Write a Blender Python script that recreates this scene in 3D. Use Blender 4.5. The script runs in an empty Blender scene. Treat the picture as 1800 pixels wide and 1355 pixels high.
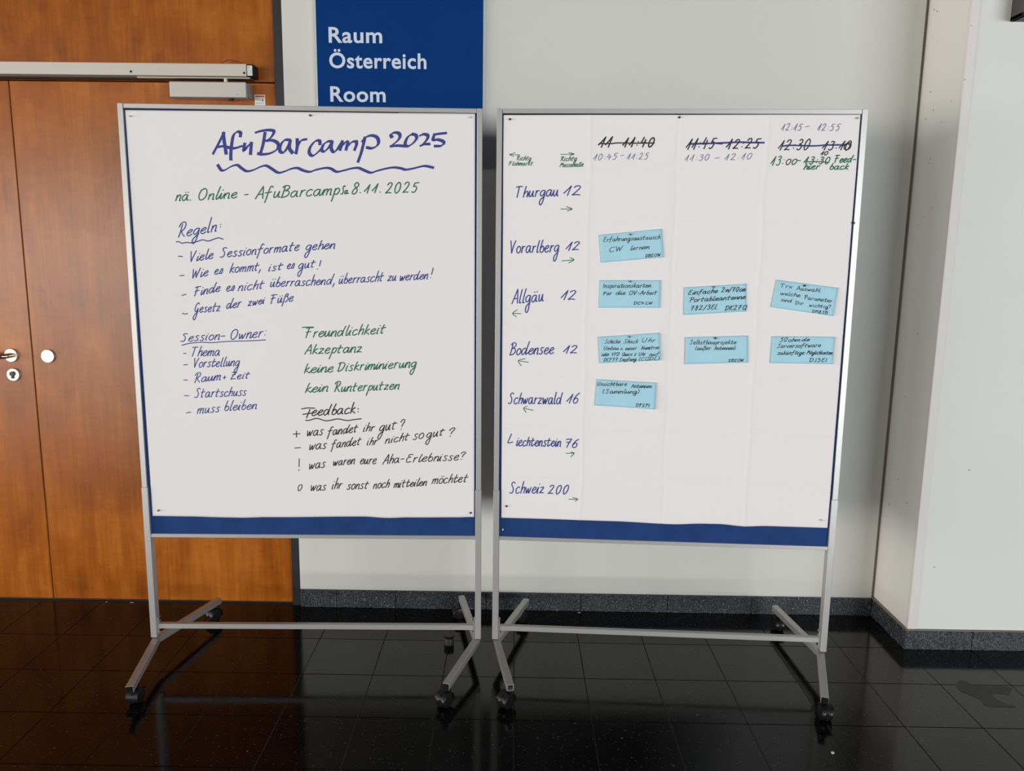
import bpy, bmesh, math, random
from mathutils import Vector, Matrix

# ------------------------------------------------------------------ camera, light, exposure
scn = bpy.context.scene
cam_d = bpy.data.cameras.new('camera'); cam = bpy.data.objects.new('camera', cam_d); scn.collection.objects.link(cam)
cam_d.sensor_width = 36.0; cam_d.lens = 1333.018/1800*36; cam_d.shift_x = 8.610/1800; cam_d.shift_y = -14.340/1800
cam_d.clip_start = .05
_r = Vector((.99987793, .00997597, .01202480)); _u = Vector((-.01345190, .15817389, .98731964)); _f = Vector((-.00794746, .98736088, -.15828878))
cam.matrix_world = Matrix(((_r.x, _u.x, -_f.x, 0), (_r.y, _u.y, -_f.y, -3.005037), (_r.z, _u.z, -_f.z, 1.470975), (0, 0, 0, 1)))
scn.camera = cam

wd = bpy.data.worlds.new('hall daylight'); scn.world = wd; wd.use_nodes = True
wd.node_tree.nodes['Background'].inputs['Color'].default_value = (.90, .95, 1.0, 1)
wd.node_tree.nodes['Background'].inputs['Strength'].default_value = .08

def window(name, loc, target, sx, sy, power, col):
    """a tall window of the hall behind the photographer"""
    l = bpy.data.lights.new(name, 'AREA'); l.shape = 'RECTANGLE'; l.size = sx; l.size_y = sy; l.energy = power; l.color = col
    o = bpy.data.objects.new(name, l); scn.collection.objects.link(o); o.location = loc
    o.rotation_euler = (Vector(target)-Vector(loc)).to_track_quat('-Z', 'Y').to_euler()
    return o
# glazed hall fronts: brightest on the left, one behind on the left, one behind on the right
window('window_side', (-12.0, -6.0, 1.35), (0, -6.0, 1.35), 12.0, 2.6, 1250, (1.0, .925, .85))
window('window_behind_left', (-8.0, -13.0, 1.35), (-8.0, 0, 1.35), 6.5, 2.6, 470, (1.0, .955, .90))
window('window_behind_right', (7.5, -11.0, 1.35), (3.5, 0, 1.35), 8.5, 2.6, 960, (.94, .98, 1.0))

vs_ = scn.view_settings
vs_.view_transform = 'Standard'; vs_.look = 'None'; vs_.exposure = 0.0; vs_.gamma = 1.0; vs_.use_curve_mapping = False
scn.display_settings.display_device = 'sRGB'

# ------------------------------------------------------------------ single-line handwriting alphabet and what is written where
# (all positions are board-local: sideways from the board's centre and height above the floor, in tenths of a millimetre)
FONT={'a': '8,8.5 5,10 1.5,7.5 0.5,3 2.5,0 5.5,2 8,8.5/8,9.5 7.6,3.5 8.2,0.5 10,1', 'b': '4.5,20 2.5,12 1,3 3,0 6.5,1.5 7.5,6 5,9.5 2,6.5', 'c': '7.5,8.5 5.5,10 2,8 0.5,4 1.5,0.6 4,0 7.5,2', 'd': '8,8 5,10 1.5,7.5 0.5,3 2.5,0 5.5,2 8,8/11,20 9,11 8,3 8.5,0', 'e': '1.5,4.5 5.5,5.8 7.5,8.2 5.8,10 2.5,8 0.8,4 2,0.8 4.5,0 8,2.2', 'f': '9,17.5 7.5,20 5.5,18 4,10 2.5,0 1.2,-7/0,8.8 4,9 8,10', 'g': '8,8.5 5,10 1.5,7.5 0.5,3.5 2.5,0.8 5.5,2.5 8,8.5/8,9.5 7.5,2 6,-9 3.5,-14 1,-11.5 2,-5.5 8.5,1', 'h': '4.5,20 2.5,10 0.8,0/1.8,5 4.5,9 7,9.8 7.6,7 6.6,0', 'i': '2.2,9.5 1,3 1.2,0.3 2.5,0.3/3.2,14.3 3.6,15', 'j': '3.5,9.5 2,-3 0,-8 -2,-6/4.2,14.3 4.6,15', 'k': '4,20 2.4,10 1,0/7.5,9.8 2,5 5.5,2.5 8,0', 'l': '4,20 2,9 1.2,2 2,0 3.8,1', 'm': '1.8,9.5 0.8,0/1.4,5 4.2,9.4 6,9.4 6,6 5.2,0/5.6,5 8.6,9.4 10.6,9.2 10.6,6 10,0.3 11.5,0.3', 'n': '1.8,9.5 0.8,0/1.4,5 4.5,9.4 6.8,9.2 7,6 6.4,0.3 8,0.3', 'o': '5,10 1.8,8 0.6,4 1.8,0.6 4.5,0 7.2,3 7.5,7.5 5,10 3.5,9', 'p': '2.6,9.8 1.5,0 0,-10/1.6,5 4.4,9.6 7.4,9 7.6,4.5 5,0.6 2,1.5', 'q': '8,8.5 5,10 1.5,7.5 0.5,3 2.5,0 5.5,2 8,8.5/8,9.5 6.8,-9', 'r': '1.8,9.8 1.4,5 0.8,0/1.5,5 3.6,9 6.6,9.6', 's': '7,9 4.5,10 2.4,8 3.5,5.6 5.8,3.4 4.6,0.5 2,0 0.4,1.4', '$': '0.5,0.5 3,6 4.6,9.8 6.8,9 6.4,4 4.6,0.2 3.4,1', 't': '4.6,17 3,8 2.2,2 3.2,0.2 5,1.2/0.6,9.6 4,9.8 8,10.6', 'u': '1.4,9.5 0.8,3 2,0.2 4.6,2.5 7,9.5/7,9.5 6.6,3 7,0.4 8.6,1', 'v': '0.8,9.5 2.8,0.3 4,1.5 7.4,9.8', 'w': '0.8,9.5 2,0.4 3.2,1.4 5.6,8 6.2,0.6 7.6,1.6 10.6,9.6', 'x': '0.6,9.6 3,5.5 6.6,0/7.4,10 0.6,0', 'y': '1,9.5 1.6,3 4,2.5 7.4,9.6/7.4,9.6 5.5,-3 2.5,-9 0,-7', 'z': '1,8.8 4,9.8 6.8,9.2 3.6,4.6 0.4,0.4 4,1.2 7.6,0.4', 'ä': '8,8.5 5,10 1.5,7.5 0.5,3 2.5,0 5.5,2 8,8.5/8,9.5 7.6,3.5 8.2,0.5 10,1/4,14 4.4,14.8/8,14.2 8.4,15', 'ö': '5,10 1.8,8 0.6,4 1.8,0.6 4.5,0 7.2,3 7.5,7.5 5,10 3.5,9/3.4,14 3.8,14.8/7,14.2 7.4,15', 'ü': '1.4,9.5 0.8,3 2,0.2 4.6,2.5 7,9.5/7,9.5 6.6,3 7,0.4 8.6,1/3,14 3.4,14.8/7,14.2 7.4,15', 'ß': '-0.5,-8 1.5,4 3.5,16 6,19.5 8,17 7,13.5 4.8,11.8/4.8,11.8 8,9 8.2,4 5.5,0.3 3.6,1', 'A': '0,0 3.5,9 7.5,20/7.5,20 8.4,11 9.2,0/2.6,6.5 9,7.2', 'B': '0.5,17 4,20 8.5,19 8.6,14.5 4,10.8/3.4,18 2.4,9 1,1/4,10.8 8.4,10 9.4,5 5.5,1 0,0', 'C': '9.6,17 7.5,20 3.5,17 0.8,9 1.6,2 5,0 9,3', 'D': '3,18.5 2,9 1,1/0,17 4,20 9,17.5 10.4,11 7.6,3.6 2.6,0 0,1.4', 'E': '9,18.5 6,20 2.6,17.5 3.4,12.8 6.6,11.2/6.6,11.2 2,9.6 0.5,4.5 2.4,0.4 8,1.6', 'F': '0.5,18.8 4.5,20 10.5,19.2/4.8,19 3.4,9 2,0/1,9.6 4,10.4 8.5,10.8', '%': '9,16 7,19 3.5,16 1.2,8 2,3 4.6,2.4 7.6,7/8,9 6.5,-4 4.5,-12 1.5,-14 0,-9 3,-3 9,2.5', 'G': '9.6,17 7.5,20 3.5,17 0.8,9 1.6,2 5,0 8.4,3 9,8/5.5,8 10,8.4', 'H': '2.5,20 1,0/9.5,20 8,0/1.8,9.6 9,10.4', 'I': '2.6,20 1,0', 'J': '6,20 5,4 2.4,0 0,2.4', 'K': '3.4,20 2.2,10 1,0/10,19.6 2.4,9.6 5.5,5.5 9.4,0', 'L': '4.6,20 2.4,8 1,0.8 4.6,0.2 8.6,1.4', 'M': '0,0 2.6,10 4.4,20/4.4,20 6.2,8/6.2,8 10.8,20/10.8,20 11.4,9 12,0', 'N': '0,0 1.6,10 3,20/3,20 7.6,0/7.6,0 10.6,20', 'O': '6.5,20 2.4,16.4 0.6,9 1.6,2 4.8,0 9,4.5 10.4,12.5 9,18.4 6,20', 'P': '3,19 2,9 0.6,0/0.6,17.5 4.6,20 8.6,18 8.4,13 5,9.6 2.4,9.4', 'Q': '6.5,20 2.4,16.4 0.6,9 1.6,2 4.8,0 9,4.5 10.4,12.5 9,18.4 6,20/6,4 10.6,-1.4', 'R': '0,15 2,18.6 6,20 9,18 8.4,13 5,9.8 3,9.2/4.2,17.5 3,9 1.4,0/4,9.4 6.4,4.6 10,0', 'S': '10,17.4 7.5,20 4.2,18 4.2,14 6.8,9.6 7.2,4 4.4,0.4 0.4,1.6', 'T': '0.4,18.2 5,19.4 10.6,19/5.6,19 4.4,9 3.2,0', 'U': '2,20 1,8 2.4,0.8 5.4,0.8 8.4,8 10,20', 'V': '1,20 2.4,9 3.6,0/3.6,0 6.4,10 10,20', 'W': '1,20 2.6,0/2.6,0 6.4,15/6.4,15 8,0.4/8,0.4 13,20', 'Z': '1.4,18 5,19.4 9.4,19 5,9.6 0.6,0.6 5,1.2 9.4,0.6/2,10 8,10.8', 'Ü': '2,18 1,8 2.4,0.8 5.4,0.8 8.4,8 10,18', '0': '5.6,20 2.2,16 0.8,8 2,1.4 4.4,0 7.8,5 8.8,13 7.6,18.4 5.2,20', '1': '0,4 4,12 6.8,20/6.8,20 5.8,10 4.6,0', '2': '1.4,15.6 3.6,19.4 7,19.6 8.2,15.6 5.4,8 0.8,0.6/0.8,0.6 4.6,1.4 9.4,0.8', '3': '2,18 5.4,20 8,17 6.4,12.4 3.6,11/3.6,11 7.6,9 7.6,3.6 4.4,0 0.8,2', '4': '3.6,20 0.8,8/0.8,8 9.6,8.6/7.4,15 5.6,0', '5': '10,19.6 4,19/4,19 2.4,12 6,12.4 7.8,8 6.2,2 3,0 0.6,1.6', '6': '8,20 4,14 1.2,6 2.2,0.8 5.2,0 7.6,3.4 7,8 4,9.2 1.6,6', '7': '0.8,18.4 4.6,19.4 9,19 6.4,10 4.2,0/2,10 8,10.8', '8': '8,16.5 5.6,20 2.8,17.4 4,12.4 6.8,8 6.6,2.6 3.6,0 1.2,3 3,8.6 7.4,13 8,16.5', '9': '8,17 5,20 2,16 3,11 6.4,11.6 8.2,17/8.2,17 6.4,7 4,0', ':': '2,3.4 2.3,4/2.6,10.4 2.9,11', '-': '0.5,6 6.5,6.6', '.': '1,0.4 1.4,1', ',': '2.2,2 1.6,-1 0.2,-5', '!': '3.4,19 2,5.4/1.2,0.4 1.6,1', '?': '0.6,15 2.6,19 6.4,19.6 7.6,15.4 5,10.6 3.6,6/3,0.8 3.4,1.4', '+': '0.5,7 8,7.4/4.4,11.4 4,3', '(': '4.5,20 1.4,10 1.6,2 3.4,-2', ')': '2,20 4.4,12 3.4,3 0.4,-2', '/': '8,20 0,-2'}
WRITING=[
[0,"thick blue handwritten heading AfuBarcamp 2025","blue",-11.89,[[[-2900,17889],[-2698,18232],[-2511,18561]],[[-2536,18545],[-2522,18314],[-2476,17895]],[[-2746,18103],[-2476,18147]],[[-1991,18449],[-1978,18560],[-2087,18590],[-2215,18469],[-2281,18198],[-2322,17917],[-2332,17709]],[[-2458,18107],[-2213,18071],[-1955,18142]],[[-1857,18223],[-1895,17995],[-1757,18145],[-1638,18254]],[[-1638,18254],[-1685,17894]],[[-1485,18575],[-1327,18625],[-1100,18660],[-924,18646],[-902,18575],[-1006,18423],[-1154,18321]],[[-1185,18571],[-1261,18212],[-1354,17930]],[[-1154,18321],[-948,18336],[-775,18238],[-814,18058],[-1046,17927],[-1294,17891],[-1437,17913]],[[-384,18363],[-557,18349],[-694,18187],[-717,17999],[-591,17969],[-448,18163],[-372,18336]],[[-372,18344],[-409,18103],[-315,17953]],[[-144,18387],[-151,18167],[-200,17938]],[[-151,18167],[-22,18340],[152,18391]],[[592,18237],[575,18349],[430,18323],[268,18133],[238,17952],[355,17873],[553,18017],[694,18179]],[[986,18332],[847,18325],[705,18224],[645,18058],[730,18014],[857,18121],[960,18272],[992,18327]],[[992,18327],[956,18122],[1024,18003],[1134,18065],[1278,18277],[1326,18343]],[[1326,18343],[1299,18217],[1242,18066]],[[1276,18163],[1434,18315],[1511,18325]],[[1511,18316],[1478,18219],[1438,18075]],[[1471,18165],[1635,18317],[1781,18349]],[[1784,18349],[1782,18238],[1716,18072]],[[2065,18467],[2011,18257],[1922,17955],[1823,17697]],[[1970,18346],[2102,18483],[2289,18536],[2458,18478],[2508,18329],[2437,18202],[2281,18134],[2121,18153]],[[2943,18494],[2920,18575],[3032,18636],[3171,18617],[3207,18513],[3121,18377],[2902,18203]],[[2902,18203],[3119,18227],[3352,18215]],[[3604,18593],[3479,18517],[3394,18372],[3383,18251],[3476,18217],[3632,18309],[3748,18460],[3727,18565],[3625,18596]],[[3866,18552],[3975,18598],[4108,18570],[4107,18465],[3995,18320],[3879,18228]],[[3879,18234],[4019,18284],[4174,18292]],[[4718,18647],[4486,18620],[4331,18594]],[[4331,18594],[4293,18432],[4454,18434],[4615,18382],[4633,18299],[4531,18237],[4345,18229]]]],
[0,"thick blue wavy underline","blue",-10.16,[[[-2765,17530],[-2657,17371],[-2532,17380],[-2321,17496],[-2133,17539],[-1993,17440],[-1832,17349],[-1624,17384],[-1372,17496],[-1184,17531],[-1002,17433],[-800,17315],[-591,17358],[-382,17441],[-174,17472],[30,17394],[236,17357],[445,17424],[747,17487],[933,17465],[1117,17370],[1367,17419],[1617,17483],[1835,17501],[2020,17428],[2236,17355],[2455,17419],[2768,17499],[3017,17532],[3235,17505],[3390,17467],[3639,17510],[3889,17574],[4045,17591],[4294,17543]]]],
[0,"green handwritten line naming the next online date","green",3.7,[["nä.",-4214,16364,-3709,16388,193,349,0.26],["Online",-3466,16392,-2192,16491,183,385,0.26],[[-1926,16591],[-1814,16603]],["AfuBarcamp",-1577,16462,1161,16635,202,385,0.26],["Sa.",1227,16645,1499,16676,119,257,0.26],["8.",1573,16640,1893,16699,183,366,0.26],["11.",2006,16692,2550,16726,147,275,0.26],["2025",2699,16691,3826,16752,165,330,0.26]]],
[0,"blue handwritten word Regeln","blue",3.38,[["Regeln",-4206,15173,-2917,15393,204,502,0.26],[[-2771,15627],[-2764,15616]],[[-2774,15545],[-2767,15534]],[[-4260,15029],[-4186,15044],[-4071,14993],[-3909,15019],[-3763,15006],[-3526,15067],[-3378,15112],[-3204,15071],[-3026,15131],[-2848,15182],[-2703,15135]]]],
[0,"blue handwritten first rule","blue",3.22,[[[-4221,14564],[-4075,14552]],["Viele",-3872,14374,-3073,14505,169,338,0.26],["Sessionformate",-2845,14527,-208,14802,178,319,0.26],["gehen",19,14805,990,14877,168,299,0.26]]],
[0,"blue handwritten second rule","blue",3.06,[[[-4204,13921],[-4062,13929]],["Wie",-3826,13823,-3271,13933,170,321,0.26],["e$",-3054,13964,-2787,14001,170,297,0.26],["kommt,",-2547,14032,-1500,14129,170,302,0.26],["ist",-1250,14094,-778,14166,151,264,0.26],["e$",-626,14181,-390,14199,170,297,0.26],["gut",-243,14182,310,14254,170,283,0.26],[[523,14482],[468,14291]],[[388,14199],[400,14187]]]],
[0,"blue handwritten third rule","blue",3.06,[[[-4172,13259],[-4031,13305]],["Finde",-3781,13232,-2898,13413,171,323,0.26],["e$",-2681,13410,-2427,13441,171,299,0.26],["nicht",-2295,13429,-1433,13525,171,304,0.26],["überraschend,",-1210,13571,956,13695,171,341,0.26],["überrascht",1094,13709,2579,13818,171,341,0.26],["zu",2732,13819,3011,13836,171,298,0.26],["werden",3133,13837,4080,13907,171,284,0.26],[[4272,14277],[4214,14056]],[[4181,13955],[4192,13944]]]],
[0,"blue handwritten fourth rule","blue",3.06,[[[-4190,12665],[-4111,12636],[-4012,12658]],["%esetz",-3791,12688,-2930,12745,172,345,0.26],["der",-2708,12824,-2230,12895,172,325,0.26],["zwei",-1975,12928,-1424,13020,153,248,0.26],["Füße",-1232,13003,-455,13117,172,286,0.26]]],
[0,"blue handwritten heading Session-Owner","blue",3.06,[["Session-",-4309,11691,-2802,11804,174,271,0.26],["Owner:",-2616,11790,-1377,11896,194,348,0.26],[[-4265,11576],[-3992,11649],[-3581,11687],[-3223,11680],[-2709,11727],[-1940,11756],[-1426,11792]]]],
[0,"blue handwritten list item Thema","blue",2.9,[[[-4229,11297],[-4139,11303]],["Thema",-3984,11193,-3001,11248,185,331,0.26]]],
[0,"blue handwritten list item Vorstellung","blue",2.9,[[[-4243,10902],[-4103,10922]],["Vorstellung",-3927,10819,-2362,10894,176,313,0.26]]],
[0,"blue handwritten list item Raum + Zeit","blue",2.9,[[[-4265,10390],[-4137,10380]],["Raum",-3916,10290,-3021,10407,177,354,0.26],[[-2921,10482],[-2822,10496]],[[-2861,10543],[-2885,10430]],["Zeit",-2667,10422,-2042,10466,157,256,0.26]]],
[0,"blue handwritten list item Startschuss","blue",2.9,[[[-4269,9846],[-4119,9839]],["Startschuss",-3937,9776,-2173,9867,178,317,0.26]]],
[0,"blue handwritten list item muss bleiben","blue",2.9,[[[-4237,9237],[-4087,9273]],["muss",-3876,9211,-3107,9298,179,314,0.26],["bleiben",-2936,9329,-1829,9406,179,358,0.26]]],
[0,"green handwritten word Freundlichkeit","green",3.54,[[[-173,12227],[21,12241],[215,12243]],["Freundlichkeit",-94,11875,2609,12055,194,348,0.26]]],
[0,"green handwritten word Akzeptanz","green",3.54,[["Akzeptanz",-111,11317,1812,11406,185,331,0.26]]],
[0,"green handwritten words keine Diskriminierung","green",3.54,[["keine",-163,10661,819,10717,186,314,0.26],["Diskriminierung",985,10732,3659,10916,186,294,0.26]]],
[0,"green handwritten words kein Runterputzen","green",3.54,[["kein",-152,9991,631,10039,178,316,0.26],["Runterputzen",844,10021,3067,10142,178,356,0.26]]],
[0,"black handwritten heading Feedback","black",3.7,[[[-286,9420],[-75,9456],[172,9451]],[[8,9412],[-123,9105]],[[-248,9228],[49,9280]],["eedback",45,9178,1543,9286,200,379,0.26],[[1654,9450],[1665,9435]],[[1652,9348],[1663,9333]],[[-162,9022],[-33,9023],[228,9093],[521,9013],[744,9041],[966,9081],[1261,9027],[1484,9060],[1762,9096]]]],
[0,"black handwritten line with a plus sign","black",3.22,[[[-603,8529],[-362,8550]],[[-488,8640],[-488,8423]],["was",-143,8464,414,8508,201,352,0.26],["fandet",582,8491,1604,8621,181,302,0.26],["ihr",1810,8637,2198,8677,161,301,0.26],["gut",2364,8648,2941,8740,211,281,0.26],["?",3069,8709,3220,8737,181,362,0.26]]],
[0,"black handwritten line with a minus sign","black",3.06,[[[-564,8034],[-359,8055]],["was",-83,7970,513,8030,192,336,0.26],["fandet",700,8034,1703,8168,182,303,0.26],["ihr",1929,8156,2282,8186,162,283,0.26],["nicht",2562,8220,3383,8357,162,283,0.26],["so",3531,8367,3886,8420,192,335,0.26],["gut",3997,8431,4594,8538,181,262,0.26],["?",4740,8468,4947,8521,161,302,0.26]]],
[0,"black handwritten line with an exclamation mark","black",3.06,[[[-420,7660],[-436,7371]],[[-455,7256],[-437,7240]],[[-447,7263],[-445,7233]],["was",-104,7279,457,7355,204,357,0.26],["waren",739,7415,1488,7488,173,303,0.26],["eure",1673,7478,2235,7497,183,321,0.26],["Aha-",2476,7479,3207,7572,183,326,0.26],["Erlebnisse?",3280,7553,5320,7672,173,285,0.26]]],
[0,"black handwritten bottom line with a circle","black",3.06,[["0",-524,6501,-375,6502,144,226,0.26],["was",-72,6500,455,6529,195,342,0.26],["ihr",678,6568,1016,6606,185,370,0.26],["sonst",1206,6569,1937,6599,185,309,0.26],["noch",2124,6601,2669,6657,175,308,0.26],["mitteilen",2838,6637,3984,6731,164,308,0.26],["möchtet",4174,6792,5411,6875,175,329,0.26]]],
[1,"crossed out black time above the first column","black",4.14,[["11",-2600,18226,-2195,18227,179,322,0.3],["11:40",-1809,18236,-783,18246,161,303,0.3],[[-2560,18342],[-2162,18344],[-1979,18365],[-1367,18362],[-788,18370]]]],
[1,"thin grey time in the first column","greyink",2.07,[["10:45",-2745,17817,-1947,17843,108,198,0.26],[[-1858,17963],[-1752,17985]],["11:25",-1654,17841,-937,17858,108,197,0.26]]],
[1,"small green note with an arrow pointing left","green",2.07,[[[-5141,17977],[-5474,17984]],[[-5288,18045],[-5474,17984],[-5333,17924]],["Richtg",-5245,17807,-4778,17801,81,145,0.26],["Flohmarkt",-5504,17637,-4720,17647,76,127,0.26]]],
[1,"small green note with an arrow pointing right","green",2.23,[[[-3799,17995],[-3367,18010]],[[-3538,18054],[-3367,18010],[-3505,17964]],["Richtg",-3810,17783,-3291,17800,90,144,0.26],["Messehalle",-3824,17593,-3064,17621,85,135,0.26]]],
[1,"blue handwritten room name Thurgau","blue",3.5,[["Thurgau",-5276,16614,-3861,16671,201,366,0.12],["12",-3684,16688,-3134,16700,182,310,0.26]]],
[1,"small green arrow below Thurgau","green",2.55,[[[-3762,16250],[-3387,16259]],[[-3576,16328],[-3387,16259],[-3542,16190]]]],
[1,"blue handwritten room name Vorarlberg","blue",3.5,[["Vorarlberg",-5435,14793,-3810,14859,224,411,0.1],["12",-3571,14896,-3142,14923,168,280,0.26]]],
[1,"small green arrow below Vorarlberg","green",2.55,[[[-3689,14564],[-3290,14601]],[[-3418,14672],[-3290,14601],[-3467,14498]]]],
[1,"blue handwritten room name Allgäu","blue",3.5,[["Allgäu",-5339,13108,-4286,13220,229,458,0.1],["12",-3702,13267,-3219,13280,190,323,0.26]]],
[1,"small green arrow below Allgäu","green",2.55,[[[-5313,12785],[-5035,12785]],[[-5165,12911],[-5313,12785],[-5184,12676]]]],
[1,"blue handwritten room name Bodensee","blue",3.5,[["Bodensee",-5396,11368,-3910,11445,214,428,0.15],["12",-3579,11461,-3117,11475,155,272,0.26]]],
[1,"small green arrow below Bodensee","green",2.55,[[[-5100,11180],[-4754,11133]],[[-4875,11256],[-5100,11180],[-4994,11008]]]],
[1,"blue handwritten room name Schwarzwald","blue",3.5,[["Schwarzwald",-5439,9681,-3599,9713,218,397,0.1],["16",-3433,9746,-3044,9759,178,336,0.26]]],
[1,"small green arrow below Schwarzwald","green",2.55,[[[-4894,9535],[-4566,9470]],[[-4764,9616],[-4894,9535],[-4804,9387]]]],
[1,"blue handwritten room name Liechtenstein","blue",3.5,[["L",-5446,8286,-5248,8311,182,323,0.15],["iechtenstein",-5138,8203,-3595,8222,202,323,0.1],["76",-3474,8195,-3037,8206,181,302,0.26]]],
[1,"small green arrow below Liechtenstein","green",2.55,[[[-3405,7986],[-3122,8000]],[[-3253,8035],[-3122,8000],[-3239,7873]]]],
[1,"blue handwritten room name Schweiz","blue",3.5,[["Schweiz",-5360,6489,-4166,6531,226,432,0.12],["200",-4001,6523,-3285,6530,185,329,0.26]]],
[1,"small green arrow below Schweiz","green",2.55,[[[-3269,6341],[-2961,6357]],[[-3139,6413],[-2961,6357],[-3058,6278]]]],
[1,"crossed out black time above the second column","black",3.82,[["11:45",229,18171,1167,18207,178,338,0.3],[[1213,18360],[1383,18351]],["12:25",1512,18186,2595,18223,160,302,0.3]]],
[1,"blue line striking out the second column time","blue",5.73,[[[391,18347],[1213,18374],[1935,18406],[2296,18396],[2709,18393]]]],
[1,"thin grey time in the second column","greyink",2.07,[["11:30",209,17798,1009,17841,107,197,0.26],[[1177,17900],[1309,17917]],["12:10",1482,17832,2362,17876,107,196,0.26]]],
[1,"thin grey time at the top of the third column","greyink",2.23,[["12:15",3222,18769,3888,18774,105,211,0.26],[[3979,18887],[4106,18912]],["12:55",4352,18769,5081,18775,105,210,0.26]]],
[1,"crossed out black time above the third column","black",3.5,[["12:30",3152,18158,4157,18177,159,319,0.3],["13:10",4545,18170,5447,18178,159,282,0.3],[[5230,18303],[5322,18391],[5441,18382],[5431,18264],[5338,18186],[5246,18224],[5266,18342],[5404,18352],[5394,18225]]]],
[1,"blue line striking out the third column time","blue",5.1,[[[3302,18290],[3560,18315],[4278,18302],[4673,18329],[5267,18338]]]],
[1,"green time in the third column","green",3.34,[["13:",2950,17683,3385,17694,160,276,0.3],[[3791,17844],[3891,17840]],["13:30",3994,17732,4835,17744,124,222,0.26],["Feed-",4952,17783,5624,17805,124,222,0.26],["hier",4006,17565,4497,17582,107,178,0.26],["back",4828,17570,5414,17582,107,187,0.26]]],
[1,"dark overwritten digits in the third column","black",3.03,[["00",3420,17707,3759,17720,107,169,0.25],[[4053,17802],[4412,17812],[4751,17796]],["10",4513,18013,4734,18019,71,115,0.26]]]]
CARDS=[
["blue card reading Erfahrungsaustausch CW lernen, alone in the Vorarlberg row",[[-2489,15429],[-446,15645],[-336,14720],[-2389,14519]],[-1450,15451],1.75,[["Erfahrungsaustausch",-2336,15205,-487,15317,80,150,0.1],["CW",-2137,14869,-1702,14921,100,159,0.2],["lernen",-1446,14937,-827,14996,80,150,0.26],["DB2OW",-938,14711,-445,14759,58,92,0.1]]],
["blue card reading Inspirationskarten, in the Allgäu row below the first card",[[-2416,13944],[-400,13971],[-395,13054],[-2419,13028]],[-1406,13916],1.88,[["Inspirationskarten",-2306,13691,-722,13728,81,144,0.1],["Für",-2299,13445,-2012,13465,68,102,0.26],["die",-1880,13467,-1559,13475,76,136,0.26],["OV-Arbeit",-1433,13466,-525,13496,76,136,0.26],["DC4LW",-1265,13150,-644,13168,60,89,0.1]]],
["blue card reading Einfache 2m/70cm Portableantenne, in the middle of the Allgäu row",[[378,13744],[2400,13898],[2447,12980],[419,12828]],[1338,13777],2.25,[["Einfache",512,13502,1471,13582,84,152,0.26],["2m/70cm",1596,13602,2374,13642,84,152,0.26],["Portableantenne",572,13258,2388,13398,85,152,0.26],["782/3El.",609,12983,1480,13046,85,153,0.26],["DK2FQ",1744,13001,2431,13042,85,153,0.26]]],
["blue card reading Trx Auswahl, tilted down to the right in the Allgäu row",[[3359,14041],[5374,13802],[5272,12871],[3242,13137]],[4280,13856],1.75,[["Trx",3504,13789,3880,13757,75,134,0],["Auswahl",4035,13714,4801,13651,75,134,0],["welche",3519,13550,4169,13481,71,118,0],["Parameter",4317,13412,5210,13318,71,135,0],["sind",3547,13343,3910,13294,67,118,0],["Dir",4028,13242,4290,13221,67,101,0],["wichtig?",4477,13175,5181,13113,67,118,0],["DM8SB",4590,12982,5082,12930,59,88,0]]],
["blue card reading Schicke Shack Uhr with four full lines, in the Bodensee row",[[-2412,12051],[-372,12221],[-304,11297],[-2327,11151]],[-1370,12066],1.63,[["Schicke",-2198,11827,-1679,11848,78,139,0.26],["Shack",-1561,11843,-1086,11859,78,138,0.26],["Uhr",-964,11884,-500,11908,78,138,0.26],["Umbau",-2222,11607,-1718,11626,69,122,0.26],["v.",-1657,11617,-1577,11619,69,116,0.26],["einer",-1502,11616,-1116,11635,69,104,0.26],["Numitron",-964,11642,-381,11680,69,121,0.26],["oder",-2292,11402,-2024,11411,70,113,0.26],["VFD",-1948,11409,-1700,11417,70,113,0.26],["Quarz",-1598,11416,-1265,11426,70,113,0.26],["2",-1194,11427,-1128,11428,52,78,0.26],["Uhr",-1042,11430,-814,11440,69,113,0.26],["auf",-690,11437,-377,11452,69,121,0.26],["DCF77",-2210,11216,-1732,11237,70,113,0.26],["Empfang",-1674,11230,-1126,11264,70,113,0.26],["(CQDL)",-1030,11262,-365,11302,70,122,0.26]]],
["blue card reading Selbstbauprojekte, in the middle of the Bodensee row",[[498,12091],[2551,12183],[2596,11269],[517,11176]],[1481,12075],1.75,[["Selbstbauprojekte",637,11852,2174,11894,77,146,0.1],["(außer",833,11660,1343,11683,72,129,0.1],["Antennen)",1462,11676,2151,11704,69,121,0.1],["DB2OW",1959,11282,2449,11305,61,90,0.1]]],
["blue card reading 50 ohm.de Serversoftware, rightmost in the Bodensee row",[[3346,12174],[5394,12189],[5371,11272],[3338,11270]],None,1.88,[["50",3598,11988,3833,12006,86,137,0.26],["ohm.de",3879,11993,4571,12032,68,128,0.26],["Serversoftware",3516,11781,4944,11844,77,137,0.26],["zukünftige",3553,11554,4427,11582,77,138,0.26],["Möglichkeiten",4512,11592,5336,11596,72,129,0.26],["DJ3EI",4619,11334,5167,11348,69,121,0.1]]],
["blue card reading Unsichtbare Antennen (Sammlung), alone in the Schwarzwald row",[[-2430,10607],[-407,10524],[-429,9608],[-2457,9700]],None,1.88,[["Unsichtbare",-2409,10380,-1407,10402,74,141,0.1],["Antennen",-1248,10338,-564,10347,74,123,0.1],["(Sammlung)",-2216,10119,-980,10146,79,150,0.1],["DF2PI",-1069,9690,-626,9684,71,106,0.1]]]]
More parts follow.
